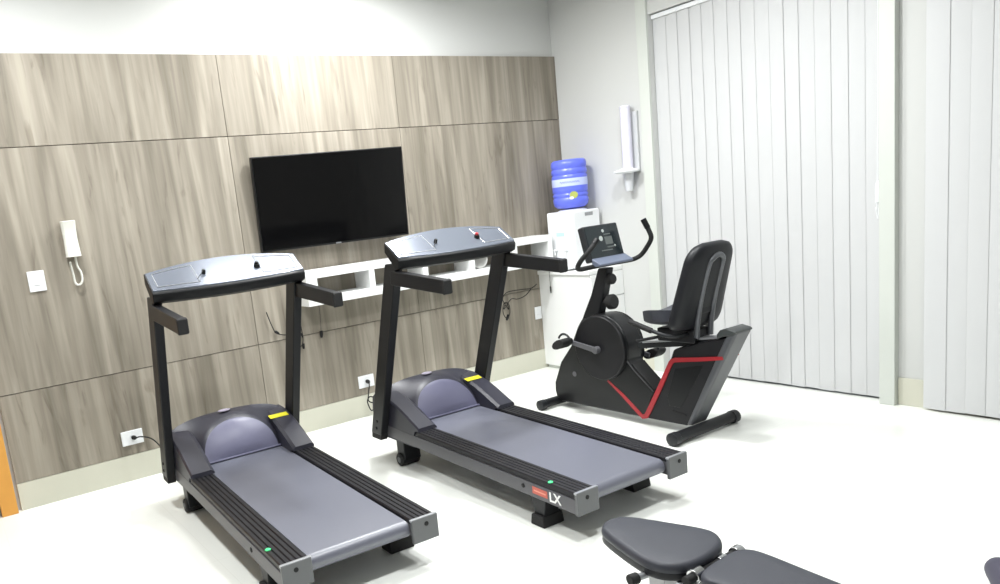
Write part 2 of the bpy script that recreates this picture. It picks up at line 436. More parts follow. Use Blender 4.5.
# thin cables hanging down the panelling below the shelf, tied into small bundles
lp2 = [(-2.735+.035*math.cos(a), -.03, .70+.06*math.sin(a)) for a in [i*1.1 for i in range(9)]]
cord('hanging_cable', 'thin black cable bundle on the panelling beside the left treadmill right post', [(-2.72, -.02, .93), (-2.705, -.02, .84), (-2.70, -.025, .77)] + lp2 + [(-2.79, -.025, .74), (-2.86, -.02, .755), (-2.90, -.02, .78), (-2.925, -.02, .85), (-2.945, -.02, .93)], .0035,
     [((-2.90, -.02, .785), (-2.872, -.02, .762), .010), ((-2.70, -.02, .66), (-2.70, -.02, .62), .010)], 'cable')
cord('cable_plug', 'small black plug hanging on the panelling right of the left treadmill', [(-2.535, -.018, .934), (-2.535, -.018, .84), (-2.545, -.018, .72)], .0012, [((-2.545, -.018, .725), (-2.546, -.018, .675), .012)], 'plug')
lp3 = [(-.815+.036*math.cos(a), -.035-.003*i, .590+.068*math.sin(a)) for i, a in enumerate([i*1.15 for i in range(9)])]
cord('hanging_cable', 'thin black cable bundle on the panelling beside the right treadmill post', [(-.43, -.02, .755), (-.50, -.02, .728), (-.62, -.02, .735), (-.78, -.03, .735), (-.83, -.03, .68)] + lp3 + [(-.74, -.03, .672), (-.66, -.02, .660), (-.57, -.02, .676), (-.50, -.02, .722)], .0035,
     [((-.80, -.05, .55), (-.825, -.05, .505), .012)], 'cable')
cord('thin_cable', 'thin cord with a dark plug hanging down the white cooler cabinet', [(-.32, -.16, .872), (-.37, -.16, .872), (-.400, -.16, .872), (-.403, -.16, .855), (-.403, -.16, .80), (-.403, -.16, .72)], .0018, [((-.403, -.16, .735), (-.403, -.16, .675), .0065)], 'cord')

# ------------------------------------------------------------------ water cooler corner
def cooler():
    t = thing('cabinet', 'white floor cabinet in the corner under the water cooler', 'cabinet', (-.19, -.295, 0))
    MB().box(-.19, .1885, -.294, .294, .03, .832).build('body', M_white, t, bevel=.002)
    MB().box(-.17, .17, -.27, .28, 0, .03).build('plinth', M_trim, t)
    MB().box(-.205, .1885, -.305, .294, .832, .865).build('worktop', M_white, t, bevel=.003)
    for z0, z1, nm in ((.04, .62, 'door'), (.628, .825, 'drawer')):
        d = MB().box(-.187, .187, -.294, -.31, z0, z1).build(nm, M_white, t, bevel=.002)
        MB().tube([(-.05, -.31, z1-.06), (-.05, -.33, z1-.06), (.05, -.33, z1-.06), (.05, -.31, z1-.06)], .004, 8).build('handle', M_silver, d)
    t = thing('water_cooler', 'white tabletop water cooler standing on the corner cabinet', 'water cooler', (-.195, -.275, .865))
    x, y, h = .155, .155, .485
    MB().box(-x, x, -y, y, .012, h).build('body', M_whitep, t, bevel=.014, seg=3)
    MB().box(-x-.004, -x+.01, -y+.02, y-.02, .16, h-.03).build('front_panel', M_whitep, t, bevel=.004)
    MB().box(-x-.0055, -x-.003, -.045, .045, .285, .315).build('label', mat('pale_teal_label', (190, 234, 220), .5), t)
    for s in (-1, 1):
        tp = MB(); tp.lathe([(.010, 0), (.010, .03), (.012, .034), (.004, .036)], (-x-.002, s*.06, .17), (-1, 0, 0), 12)
        tp.tube([(-x-.022, s*.06, .17), (-x-.024, s*.06, .13)], .007, 10)
        tp.build('tap', M_whitep, t)
    dt = MB(); dt.box(-x-.055, -x+.004, -.11, .11, .012, .04); dt.build('drip_tray', M_whitep, t, bevel=.004)
    MB().box(-.02, .07, -y-.002, -y+.002, h-.05, h-.022).build('maker_badge', mat('grey_label', (150, 152, 154), .5), t)
    for a in (-1, 1):
        for b in (-1, 1): MB().lathe([(.014, 0), (.014, .013)], (a*.12, b*.12, 0), seg=12).build('foot', M_rubber, t)
    MB().lathe([(.115, h-.002), (.12, h+.006), (.10, h+.014)], (0, 0, 0), seg=32).build('collar', M_whitep, t)
    # blue twenty litre bottle, upside down
    t = thing('water_bottle', 'big blue water bottle standing upside down on the water cooler', 'bottle', (-.195, -.265, .865+h+.015))
    blue = mat('blue_bottle_plastic', (104, 118, 238), .28, spec=.5, noise=(5, .12))
    r = .145
    prof = [(.03, -.002), (.06, .002), (.115, .014), (.138, .034), (r, .06)]
    for z in (.10, .135): prof += [(r, z-.012), (r-.006, z-.005), (r-.006, z+.002), (r, z+.010)]
    prof += [(r, .165), (r, .262)]
    for z in (.285, .335): prof += [(r, z-.012), (r-.006, z-.005), (r-.006, z+.002), (r, z+.010)]
    prof += [(r, .372), (r-.004, .392), (r-.02, .405), (r-.05, .407), (.001, .398)]
    MB().lathe(prof, (0, 0, 0), seg=40).build('bottle_body', blue, t, smooth=50)
    MB().lathe([(r+.0012, .19), (r+.0016, .192), (r+.0016, .25), (r+.0012, .252), (r-.001, .252), (r-.001, .19)], (0, 0, 0), seg=40).build('paper_band', mat('pale_blue_label_band', (196, 208, 248), .5), t)
    # illegible blue handwriting-like line on the band and a round yellow badge below it, facing the room
    ang0 = math.radians(-135)
    def at(a, z, rr=r+.0022): return Vector((rr*math.cos(ang0+a), rr*math.sin(ang0+a), z))
    sq = MB()
    sq.tube([at(-.55+i*.03, .222+.008*math.sin(i*1.35)) for i in range(38)], .0016, 6)
    sq.build('band_marking', mat('navy_print', (66, 84, 200), .5), t)
    bd = MB(); rad = .034
    disc = [at(rad/r*math.cos(q)+.18, .115+rad*.85*math.sin(q), r+.0025) for q in [2*math.pi*k/20 for k in range(20)]]
    disc2 = [at(rad/r*math.cos(q)+.18, .115+rad*.85*math.sin(q), r-.004) for q in [2*math.pi*k/20 for k in range(20)]]
    bd.loft([disc2, disc]); bd.build('round_badge', mat('olive_yellow_badge', (176, 184, 96), .5), t)
    MB().loft([[at(rad/r*.55*math.cos(q)+.05, .092+rad*.35*math.sin(q), rr) for q in [2*math.pi*k/12 for k in range(12)]] for rr in (r-.004, r+.003)]).build('badge_ribbon', M_whitetxt, t)
cooler()

def cup_dispenser():
    t = thing('cup_dispenser', 'white tube cup dispenser on the right wall beside the blind', 'cup dispenser', (0, -.775, 1.505))
    frost = mat('frosted_white_tube', (222, 220, 236), .3)
    c = -.062
    MB().box(-.022, -.0005, -.075, .015, .10, .56).build('back_plate', mat('grey_white_back_plate', (196, 198, 200), .5), t, bevel=.004)
    MB().lathe([(.040, .125), (.040, .59), (.042, .592), (.042, .602), (.034, .612), (.006, .616)], (c, 0, 0), seg=24).build('tube', frost, t)
    MB().lathe([(.04, .095), (.085, .10), (.10, .108), (.10, .118), (.06, .128), (.042, .135)], (c-.02, 0, 0), seg=28).build('flange', M_whitep, t)
    MB().lathe([(.026, -.045), (.029, -.042), (.040, .097), (.041, .1), (.037, .1), (.026, -.04)], (c, 0, 0), seg=24).build('cup', mat('grey_white_cup', (206, 208, 212), .4), t)
cup_dispenser()

# ------------------------------------------------------------------ treadmills
def zdeck(Y): return .262 - .0242*Y

def treadmill(label, loc, rz, decal):
    t = thing('treadmill', label, 'treadmill', loc, rz, 'treadmills')
    P = lambda X, Y, Z: (X, -Y, Z)
    L = 1.2465; xi, xo = .236, .359
    for s in (-1, 1):
        # ribbed standing rail: stepped ridges running along the rail
        prof = []; nrib = 5
        w = xo-xi-.006
        for k in range(nrib):
            a = xi+.003+w*k/nrib; b = a+w/nrib
            prof += [(a, -.006), (a+.004, 0), (b-.005, 0), (b-.001, -.006)]
        prof += [(xo-.003, -.022), (xi+.003, -.022)]
        fr = MB()
        fr.loft([[P(s*x, Y, zdeck(Y)+z) for x, z in prof] for Y in (-.02, L-.004)])
        fr.build('foot_rail', M_rib, t, smooth=20)
        sp = MB()
        pr = [(xi+.002, -.022), (xo-.010, -.022), (xo-.010, -.030), (xo-.001, -.032), (xo, -.036), (xo, -.096), (xo-.004, -.10), (xi+.03, -.10), (xi+.03, -.06), (xi+.002, -.06)]
        sp.loft([[P(s*x, Y, zdeck(Y)+z) for x, z in pr] for Y in (-.46, L-.004)])
        side = sp.build('side_rail', M_grey, t)
        sc_ = MB(); sc_.lathe([(.011, 0), (.011, .003), (.006, .005), (.002, .005)], P(s*xo, .90, zdeck(.9)-.060), (s, 0, 0), 14); sc_.build('bolt', M_rubber, side)
        ec = MB()
        outl = [(xi-.004, .003), (xo+.002, .003), (xo+.002, -.104), (xi-.004, -.104)]
        ec.loft([[P(s*x, Y, zdeck(Y)+z) for x, z in outl] for Y in (L-.006, L+.012)])
        cap = ec.build('end_cap', M_cap, t, bevel=.004)
        tr = MB(); tr.loft([[P(s*x, Y, zdeck(Y)+z) for x, z in ((xi-.006, .0035), (xo+.003, .0035), (xo+.003, -.006), (xi-.006, -.006))] for Y in (L-.008, L+.008)])
        tr.build('trim_edge', M_silver, cap, bevel=.002)
        hh = MB(); hh.lathe([(.010, 0), (.010, .002), (.004, .003)], P(s*(xi+.066), L+.012, zdeck(L)-.028), (0, -1, 0), 14); hh.build('screw', M_rubber, cap)
        # rear foot: bracket with a rubber block reaching inwards
        rf = MB(); rf.prism([(.925, .15), (1.035, .15), (1.015, .05), (.95, .05)], lambda q, X: P(X, q[0], q[1]), s*.255, s*.345)
        lg = rf.build('rear_foot', M_blackm, t, bevel=.004)
        rb = MB(); rb.prism([(.945, .055), (1.02, .055), (1.03, 0), (.935, 0)], lambda q, X: P(X, q[0], q[1]), s*.235, s*.363)
        rb.build('rubber_pad', M_rubber, lg, bevel=.006)
        # front transport foot with wheel
        ff = MB(); ff.box(s*.23, s*.345, .205, .29, .035, .165)
        lg = ff.build('front_foot', M_blackm, t, bevel=.006)
        wl = MB(); wl.lathe([(.034, -.065), (.040, -.060), (.040, .060), (.034, .065)], P(s*.295, -.25, .0405), (1, 0, 0), 24); wheel = wl.build('wheel', M_rubber, lg)
        hb = MB(); hb.lathe([(.018, 0), (.018, .003), (.004, .004)], P(s*.360, -.25, .0405), (s, 0, 0), 16); hb.build('wheel_hub', M_cap, lg)
    # running deck and belt
    MB().loft([[P(x, Y, zdeck(Y)+z) for x, z in ((-.228, -.03), (.228, -.03), (.228, -.07), (-.228, -.07))] for Y in (-.45, L-.07)]).build('deck', M_black, t)
    bl = MB(); sec = [(-.40, -.012)]
    sec += [(L-.05, -.012)] + [(L-.05+.036*math.sin(a), -.048+.036*math.cos(a)) for a in [math.pi*k/10 for k in range(1, 11)]] + [(-.40, -.084)]
    bl.prism(sec, lambda q, X: P(X, q[0], zdeck(q[0])+q[1]), -.231, .231)
    bl.build('running_belt', M_belt, t)
    MB().tube([P(-.24, L-.05, zdeck(L)-.048), P(.24, L-.05, zdeck(L)-.048)], .030, 20).build('rear_roller', M_grey, t)
    cr = MB(); cr.box(-.30, .30, -.94, -1.02, .108, .150); cr.build('cross_bar', M_blackm, t)
    # motor hood: arched body, face panel, side covers
    NA = 28
    def arch(wd, y_of, z_of, tw=1.0):
        out = []
        for k in range(NA+1):
            a = math.pi*k/NA; h = math.sin(a)**.85
            out.append(P(-wd*math.copysign(abs(math.cos(a))**tw, math.cos(a)), y_of(h), z_of(h)))
        return out
    hd = MB()
    r0 = arch(.214, lambda h: -.185-.105*h, lambda h: .262+.196*h)
    r1 = arch(.232, lambda h: -.195-.125*h, lambda h: .264+.216*h)
    r2 = arch(.244, lambda h: -.235-.17*h, lambda h: .27+.222*h, .95)
    r3 = arch(.350, lambda h: -.40-.03*h, lambda h: .394+.090*h, .8)
    r4 = arch(.350, lambda h: -.49-.01*h, lambda h: .378+.070*h, .8)
    r5 = arch(.350, lambda h: -.517, lambda h: .33+.04*h, .8)
    hd.loft([r0, r1, r2, r3, r4, r5], close=False, caps=False)
    n0 = [Vector(p) for p in r5]
    hd.poly(n0 + [P(.35, -.517, .16), P(-.35, -.517, .16)], [tuple(range(len(n0)+2))])
    hood = hd.build('motor_hood', M_purple, t, smooth=40)
    fc = MB(); rings = []                              # slightly bulging face panel inside the arch
    for k in range(NA//2+1):
        a, b = Vector(r0[k]), Vector(r0[NA-k]); hfr = k/(NA/2)
        rings.append([a.lerp(b, q/10) + Vector(P(0, .030*math.sin(math.pi*q/10)*math.sin(math.pi*hfr**.6), 0)) for q in range(11)])
    fc.loft(rings, close=False, caps=False)
    fc.build('face_panel', M_face, hood, smooth=60)
    lipm = MB(); lipm.tube([P(-.226, -.184, .263), P(.226, -.184, .263)], .006, 8); lipm.build('face_lip', M_face, hood)
    bd = MB(); bc = Vector(P(-.02, -.372, .4935))
    bd.lathe([(.032, 0), (.032, .004), (.024, .006), (.002, .006)], (0, 0, 0), (0, .0, 1), 24)
    for v in bd.bm.verts: v.co = Vector((v.co.x*1.15, v.co.y*.62, v.co.z)); v.co = Matrix.Rotation(.1, 3, 'X') @ v.co + bc
    bd.build('round_badge', mat('pale_badge', (150, 144, 160), .35), hood, label='pale oval badge')
    for s in (-1, 1):
        cv = MB()
        top = [(-.515, .33), (-.50, .405), (-.46, .432), (-.38, .428), (-.30, .408), (-.22, .383), (-.13, .344), (-.06, .310), (.0, .283)]
        outl = top + [(.004, .262), (-.03, .262), (-.05, .238), (-.05, .16), (-.515, .16)]
        rings = []
        for x, dz in ((.228, -.012), (.246, 0), (.348, 0), (.357, -.010)):
            rings.append([P(s*x, y, z + (dz if i < len(top) else 0)) for i, (y, z) in enumerate(outl)])
        cv.loft(rings); cv.build('side_cover', M_purple, hood, smooth=30)
    yl = MB(); yl.prism([(-.315, .4145), (-.275, .4035), (-.275, .4015), (-.315, .4125)], lambda q, X: P(X, q[0], q[1]), .22, .335)
    yl.build('warning_sticker', M_yellow, t, label='yellow warning sticker')
    gs = MB(); gs.lathe([(.013, 0), (.013, .004), (.009, .006), (.002, .006)], P(-.343, 1.075, zdeck(1.075)-.001), (0, 0, 1), 6); gs.build('sticker', M_green, t, label='bright green sticker')
    # uprights lean back towards the runner
    for s in (-1, 1):
        up = MB(); up.prism([(-.475, .185), (-.355, .185), (.045, 1.235), (-.075, 1.235)], lambda q, X: P(X, q[0], q[1]), s*.358, s*.408)
        u = up.build('upright', M_blackm, t, bevel=.006)
        ft = MB(); ft.prism([(-.48, .15), (-.37, .15), (-.353, .19), (-.475, .19)], lambda q, X: P(X, q[0], q[1]), s*.357, s*.404); ft.build('base_cap', M_rubber, u, bevel=.003)
        for by, bz in ((-.40, .225), (-.385, .27)):
            bt = MB(); bt.lathe([(.009, 0), (.009, .004), (.003, .006)], P(s*.408, by, bz), (s, 0, 0), 12); bt.build('bolt', M_rubber, u)
        hn = MB(); hn.prism([(-.02, 1.200), (.485, 1.158), (.492, 1.150), (.492, 1.092), (.485, 1.084), (-.03, 1.120)], lambda q, X: P(X, q[0], q[1]), s*.368, s*.412)
        h_ = hn.build('handlebar', M_blackm, t, bevel=.007)
        cp = MB(); cp.prism([(.475, 1.162), (.497, 1.155), (.497, 1.087), (.475, 1.081)], lambda q, X: P(X, q[0], q[1]), s*.365, s*.415); cp.build('grip_cap', M_rubber, h_, bevel=.006)
    # console: bowed bar with a sloping top
    def yfront(x): return .088+.055*(1-(x/.41)**2)
    def ztop(x): return 1.262-.006*(1-(x/.41)**2), 1.358+.034*(1-(x/.41)**2)
    def yback(x): return -.055-.030*(1-(x/.41)**2)
    xs = [-.41+.82*k/20 for k in range(21)]
    body = MB(); rings = []
    for x in xs:
        e = 1-.12*max(0, (abs(x)-.33)/.08)**2
        zf, zb = ztop(x)
        yf, yb = yfront(x)*e, yback(x)*e
        yf_s = yf
        rings.append([P(x, yb, zb-.004), P(x, yf, zf-.002), P(x, yf+.004, zf-.014), P(x, yf-.006, zf-.048), P(x, yf-.04, zf-.060), P(x, yb+.05, 1.245), P(x, yb-.008, 1.30)])
    body.loft(rings)
    con = body.build('console', M_black, t, bevel=.004, smooth=50)
    tp = MB(); rings = []
    for x in xs:
        X = x*.985
        yf, yb = yfront(x)-.010, yback(x)+.012
        zt = lambda y, x=x: ztop(x)[1]-.002-(ztop(x)[1]-ztop(x)[0])*(y-yback(x))/(yfront(x)-yback(x))
        rings.append([P(X, yb, zt(yb)+.006), P(X, yf, zt(yf)+.006), P(X, yf, zt(yf)-.004), P(X, yb, zt(yb)-.004)])
    tp.loft(rings)
    pan = tp.build('console_panel', M_console, con, bevel=.002, smooth=50)
    def zt(x, y): return ztop(x)[1]-.002-(ztop(x)[1]-ztop(x)[0])*(y-yback(x))/(yfront(x)-yback(x))+.006
    def frame_strip(x0, x1, name):
        fm = MB()
        for f in (.15, .85):
            fm.tube([P(x, yback(x)+.012+f*(yfront(x)-yback(x)-.022), zt(x, yback(x)+.012+f*(yfront(x)-yback(x)-.022))+.0005) for x in [x0+(x1-x0)*k/8 for k in range(9)]], .0022, 6)
        for x in (x0, x1):
            ya, yb_ = [yback(x)+.012+f*(yfront(x)-yback(x)-.022) for f in (.15, .85)]
            fm.tube([P(x, ya, zt(x, ya)+.0005), P(x, yb_, zt(x, yb_)+.0005)], .0022, 6)
        fm.build(name, M_silver, con)
    frame_strip(-.375, -.17, 'panel_frame'); frame_strip(.17, .375, 'panel_frame')
    def knob(x, fy, r, h, m, nm, lab=None):
        y = yback(x)+fy*(yfront(x)-yback(x)); q = MB()
        q.lathe([(r, -.003), (r, h*.7), (r*.8, h), (.001, h)], P(x, y, zt(x, y)), (0, -.45, .89), 18)
        k = q.build(nm, m, con)
        if lab: k['label'] = lab
        return (x, y, zt(x, y))
    k1 = knob(-.13, .55, .010, .022, M_black, 'key_holder')
    k2 = knob(.155, .58, .016, .016, M_black, 'stop_button_base')
    knob(.155, .56, .011, .026, M_red if decal else M_black, 'stop_button', 'red emergency stop button' if decal else None)
    kc = MB(); kc.tube([P(*p) for p in smoothpath([(k1[0], k1[1]+.005, k1[2]+.018), (k1[0]-.02, k1[1]+.03, k1[2]+.004), (k1[0]-.05, k1[1]+.055, k1[2]-.02)], 5)], .002, 6); kc.build('safety_cord', M_rubber, con)
    if decal:
        Mx = Matrix(((0, 0, -1, 0), (-1, 0, 0, 0), (0, 1, 0, 0), (0, 0, 0, 1)))   # text faces -x, reads towards -y
        pl = MB(); pl.prism([(.965, -.044), (1.065, -.044), (1.065, -.078), (.965, -.078)], lambda q, X: P(X, q[0], zdeck(q[0])+q[1]), -xo-.0012, -xo+.001); pl.build('maker_decal', M_redsoft, t, label='orange red decal')
        sl = MB(); sl.prism([(.975, -.058), (1.055, -.058), (1.055, -.065), (.975, -.065)], lambda q, X: P(X, q[0], zdeck(q[0])+q[1]), -xo-.0017, -xo-.0012); sl.build('decal_lettering', mat('dull_pink_print', (226, 150, 130), .5), t)
        tm = text_mesh('LX', .062, 'model_lettering', M_whitetxt, t, Matrix.Translation(P(-xo-.0014, 1.115, zdeck(1.115)-.064)) @ Mx)
        tm['label'] = 'white LX lettering'
    return t
treadmill('black and grey treadmill at left, near the intercom handset', (-3.577, -1.121, 0), -.032, False)
treadmill('black and grey treadmill with white LX lettering, beside the exercise bike', (-2.341, -1.432, 0), -.017, True)

# ------------------------------------------------------------------ recumbent exercise bike
def bike():
    OX, OU = -1.15, 1.60
    t = thing('exercise_bike', 'black recumbent exercise bike with red trim in front of the blind', 'exercise bike', (OX, -OU, 0))
    def P(x, u, z): return Vector((x, -(u-OU), z))        # x measured from the bike's middle plane
    def side(mb, outl, w0, w1): mb.prism(outl, lambda q, X: P(X, q[0], q[1]), w0, w1); return mb
    disc_c = (1.462, .478); R = .222
    arc = [(disc_c[0]+R*math.cos(a), disc_c[1]+R*math.sin(a)) for a in [math.radians(125-11*k) for k in range(14)]]
    front = [(1.05, .045), (1.00, .075), (.99, .12), (.995, .18), (1.07, .336), (1.18, .462), (1.255, .60), (1.30, .66)] + arc + [(1.72, .355), (1.873, .228), (1.846, .19), (1.80, .048)]
    fs = side(MB(), front, -.072, .072).build('front_shell', M_shell, t, bevel=.014, seg=3)
    rear = [(1.80, .048), (1.858, .20), (1.882, .228), (1.99, .43), (2.025, .515), (2.06, .53), (2.30, .60), (2.40, .62), (2.345, .50), (2.12, .07), (2.09, .052)]
    rs = side(MB(), rear, -.068, .068).build('rear_shell', M_shell2, t, bevel=.012, seg=3)
    # rear upright, rounded grey channel along the back
    side(MB(), [(2.09, .055), (2.135, .06), (2.455, .655), (2.40, .655), (2.365, .60)], -.074, .072).build('rear_post', mat('grey_rear_channel', (78, 80, 84), .35), t, bevel=.018, seg=3)
    side(MB(), [(2.325, .60), (2.33, .635), (2.35, .660), (2.39, .673), (2.44, .662), (2.455, .650), (2.42, .63), (2.36, .622)], -.082, .078).build('post_cap', mat('dark_grey_cap', (58, 62, 62), .4), t, bevel=.01, seg=3)
    # flywheel covers left and right
    for s in (-1, 1):
        fw = MB(); fw.lathe([(R-.004, 0), (R-.008, .014), (R-.04, .020), (R-.055, .016), (.06, .022), (.002, .022)], P(s*.072, *disc_c), (s, 0, 0), 48)
        c = fw.build('flywheel_cover', M_shell, t)
        cr = MB(); cr.lathe([(R-.02, .012), (R-.005, .020), (R-.012, .026), (R-.05, .024)], P(s*.072, *disc_c), (s, 0, 0), 48)
        cr.build('cover_rim', M_shell2, c)
    # side recess panel on the rear shell and small dark mark under it
    for s in (-1, 1):
        side(MB(), [(2.03, .40), (2.23, .44), (2.17, .33), (2.06, .16), (1.98, .16), (1.97, .22)], s*.066, s*.0715).build('recess_panel', M_shell, rs, bevel=.003)
        side(MB(), [(2.00, .135), (2.09, .125), (2.10, .115), (2.03, .115)], s*.066, s*.0725).build('side_mark', M_rubber, rs)
        # red trim line: down the front tube, up the V and along the rear shell
        st = MB()
        line = [(1.50, .258), (1.62, .175), (1.755, .068), (1.772, .056), (1.80, .064), (1.82, .095), (1.93, .29), (2.005, .432), (2.018, .447), (2.04, .455), (2.20, .475), (2.36, .499)]
        wid = [.007, .012, .014, .015, .016, .016, .015, .014, .014, .014, .012, .010]
        top, bot = [], []
        for i, (u, z) in enumerate(line):
            a = Vector(line[max(i-1, 0)]); b = Vector(line[min(i+1, len(line)-1)]); d = (b-a).normalized(); nrm = Vector((-d.y, d.x))*wid[i]
            top.append((u+nrm.x, z+nrm.y)); bot.append((u-nrm.x, z-nrm.y))
        k = len(line)
        v = [P(s*w, *q) for w in (.0665, .0745) for q in top+bot]
        fsx = []
        for i in range(k-1):
            for o_ in (0, 2*k): fsx.append((o_+i, o_+i+1, o_+k+i+1, o_+k+i))
            fsx.append((i, i+1, 2*k+i+1, 2*k+i)); fsx.append((k+i, k+i+1, 3*k+i+1, 3*k+i))
        fsx += [(0, k, 3*k, 2*k), (k-1, 2*k-1, 4*k-1, 3*k-1)]
        st.poly(v, fsx)
        st.build('red_stripe', M_red, t, smooth=30, label='red trim stripe')
    # foot well pad on top of the low tube
    side(MB(), [(1.70, .395), (1.735, .36), (1.868, .245), (1.852, .222), (1.68, .365)], -.060, .060).build('step_pad', M_rubber, t, bevel=.004)
    # feet
    for nm, u, hw, r in (('front_foot', .985, .228, .031), ('rear_foot', 2.168, .306, .034)):
        f = MB(); f.tube([P(-hw+.03, u, r+.008), P(hw-.03, u, r+.008)], r, 18)
        ft = f.build(nm, M_blackm, t)
        for s in (-1, 1):
            e = MB(); e.tube([P(s*(hw-.05), u, r+.006), P(s*(hw-.005), u, r+.006), P(s*hw, u, r+.006)], [r+.006, r+.006, r*.75], 18); e.build('end_cap', M_dgrey, ft, bevel=.002)
    # seat rail and slider
    rl = MB(); rl.loft([[P(x, u, z0+dz) for x, dz in ((-.04, 0), (.04, 0), (.04, -.04), (-.04, -.04))] for u, z0 in ((1.74, .530), (2.36, .612))]); rl.build('seat_rail', M_dgrey, t, bevel=.004)
    ls = MB(); ls.loft([[P(x, u, z0+dz) for x, dz in ((-.046, .002), (.046, .002), (.046, -.010), (-.046, -.010))] for u, z0 in ((1.78, .540), (2.33, .612))]); ls.build('rail_cap', M_silver, t, bevel=.002)
    sl = MB(); sl.box(-.075, .075, -(1.92-OU), -(2.18-OU), .565, .645); sl.build('seat_slider', M_blackm, t, bevel=.008)
    lv = MB(); lv.tube([P(-.06, 1.98, .60), P(-.16, 1.90, .585), P(-.19, 1.86, .58)], .010, 10); lv.build('adjust_lever', M_blackm, t)
    # seat cushion: saddle dished, raised at the sides
    seat = MB(); rings = []
    for k in range(13):
        f = k/12; u = 1.85+.34*f; e = (1-abs(2*f-1)**3)**.5 if 0 < k < 12 else .0
        hw = .15+.06*min(1, f*1.6); row = []
        for j in range(17):
            s = -1+2*j/16
            row.append(P(hw*s*(.72+.28*e), u, (.705+.03*f+.022)+0+(.035*abs(s)**2.2)*e+.012*e*(1-abs(s)**4)))
        for j in range(17):
            s = 1-2*j/16
            row.append(P(hw*s*(.72+.28*e)*.96, u, (.682+.03*f)-.028*e*(1-abs(s)**4)+.01*abs(s)**3))
        rings.append(row)
    seat.loft(rings); seat.build('seat', M_cushion, t, smooth=50)
    # side hand grips beside the seat
    for s in (-1, 1):
        gp = MB(); gp.tube(smoothpath([P(s*.06, 2.14, .625), P(s*.15, 2.12, .620), P(s*.195, 2.06, .632), P(s*.205, 1.97, .660), P(s*.205, 1.90, .680)], 6), .012, 12)
        g_ = gp.build('side_grip_bar', M_dgrey, t)
        gr = MB(); gr.tube([P(s*.205, 1.99, .652), P(s*.205, 1.83, .698)], .017, 14); gr.build('hand_grip', M_rubber, g_, bevel=.003)
    # backrest: padded shell, tapering upward, leaning back
    bk = MB(); rings = []
    NZ = 32
    for k in range(NZ+1):
        f = k/NZ; z = .655+.493*f
        uc = 2.128+.150*f
        hw = (.222-.040*f)
        lo = min(1, (f*6)) if f < 1/6 else 1; hi = min(1, ((1-f)*5)) if f > .8 else 1
        e = (1-(1-lo)**2)**.5*.25+.75 if f < 1/6 else 1
        e2 = (1-(1-hi)**2)**.5 if f > .8 else 1
        hw *= e*(.45+.55*e2); th = .052*(.35+.65*min(e, e2))
        ring = []
        for j in range(28):
            a = 2*math.pi*j/28; c, s = math.cos(a), math.sin(a)
            xx = hw*math.copysign(abs(c)**.55, c); yy = th*math.copysign(abs(s)**.7, s)
            wing = -.008*(abs(xx)/max(hw, .01))**2           # side wings come forward
            ring.append(P(xx, uc+yy+wing, z))
        rings.append(ring)
    bk.loft(rings); back = bk.build('backrest', M_padblack, t, smooth=60)
    # U-shaped tube behind the backrest
    ub = MB(); pts = [P(-.062, 2.19, .60), P(-.062, 2.20, .70), P(-.062, 2.235, .86), P(-.060, 2.285, 1.02), P(-.040, 2.303, 1.06), P(0, 2.308, 1.075), P(.040, 2.303, 1.06), P(.060, 2.285, 1.02), P(.062, 2.235, .86), P(.062, 2.20, .70), P(.062, 2.19, .60)]
    ub.tube(smoothpath(pts, 5), .0155, 14); ub.build('back_tube', mat('satin_dark_tube', (96, 98, 102), .28, metal=.5), t, label='satin grey U-shaped tube')
    MB().box(-.05, .05, -(2.19-OU), -(2.215-OU), .74, .93).build('back_plate', M_blackm, t, bevel=.004)
    # mast, knobs
    ms = MB(); ms.loft([[P(x, u+du, z) for x, du in ((-.035, -a_), (.035, -a_), (.035, a_), (-.035, a_))] for u, z, a_ in ((1.315, .60, .075), (1.36, .70, .066), (1.415, .82, .052), (1.48, 1.00, .040))])
    ms.build('mast', M_blackm, t, bevel=.012, seg=3)
    for u, z, r in ((1.512, .775, .050), (1.515, .925, .036)):
        kn = MB(); kn.tube([P(0, u-.10, z-.005), P(0, u-.02, z)], .022, 14)
        kn.lathe([(r*.55, -.028), (r, -.016), (r, .014), (r*.8, .024), (.002, .026)], P(0, u, z), P(0, OU+1, .15).normalized(), 20)
        kn.build('knob', M_rubber, t)
    # cranks and pedals
    cx, cz = 1.455, .468
    for s, pu, pz in ((-1, 1.222, .505), (1, 1.680, .414)):
        ck = MB(); d = Vector((pu-cx, pz-cz)).normalized(); nn = Vector((-d.y, d.x))*.014
        c0, c1 = Vector((cx, cz)), Vector((pu, pz))
        outl = [tuple(c0-d*.02+nn*1.3), tuple(c1+d*.015+nn), tuple(c1+d*.015-nn), tuple(c0-d*.02-nn*1.3)]
        side(ck, outl, s*.108, s*.126)
        ck.lathe([(.024, 0), (.024, .04), (.012, .042)], P(s*.09, cx, cz), (s, 0, 0), 16)
        c_ = ck.build('crank', M_grey, t, bevel=.003)
        pd = MB(); a = math.radians(25)
        q = [Vector((math.cos(b)*rx, math.sin(b)*rz)) for b, rx, rz in [(2*math.pi*k/16, .060, .030) for k in range(16)]]
        q = [(pu+v.x*math.cos(a)-v.y*math.sin(a), pz+v.x*math.sin(a)+v.y*math.cos(a)) for v in q]
        side(pd, q, s*.135, s*.235); pd.build('pedal', M_rubber, c_, bevel=.006)
        sp = MB(); ring = [P(s*x, pu+.055*math.cos(b)*1.0, pz+.012+.050*math.sin(b)) for x in (.165,) for b in [math.radians(20+14*k) for k in range(11)]]
        sp.tube(ring, .008, 6); sp.build('pedal_strap', M_dgrey, c_)
    # console with screen facing the rider
    cm = Matrix.Translation(P(0, 1.452, 1.150)) @ Matrix.Rotation(math.radians(-14), 4, 'X')
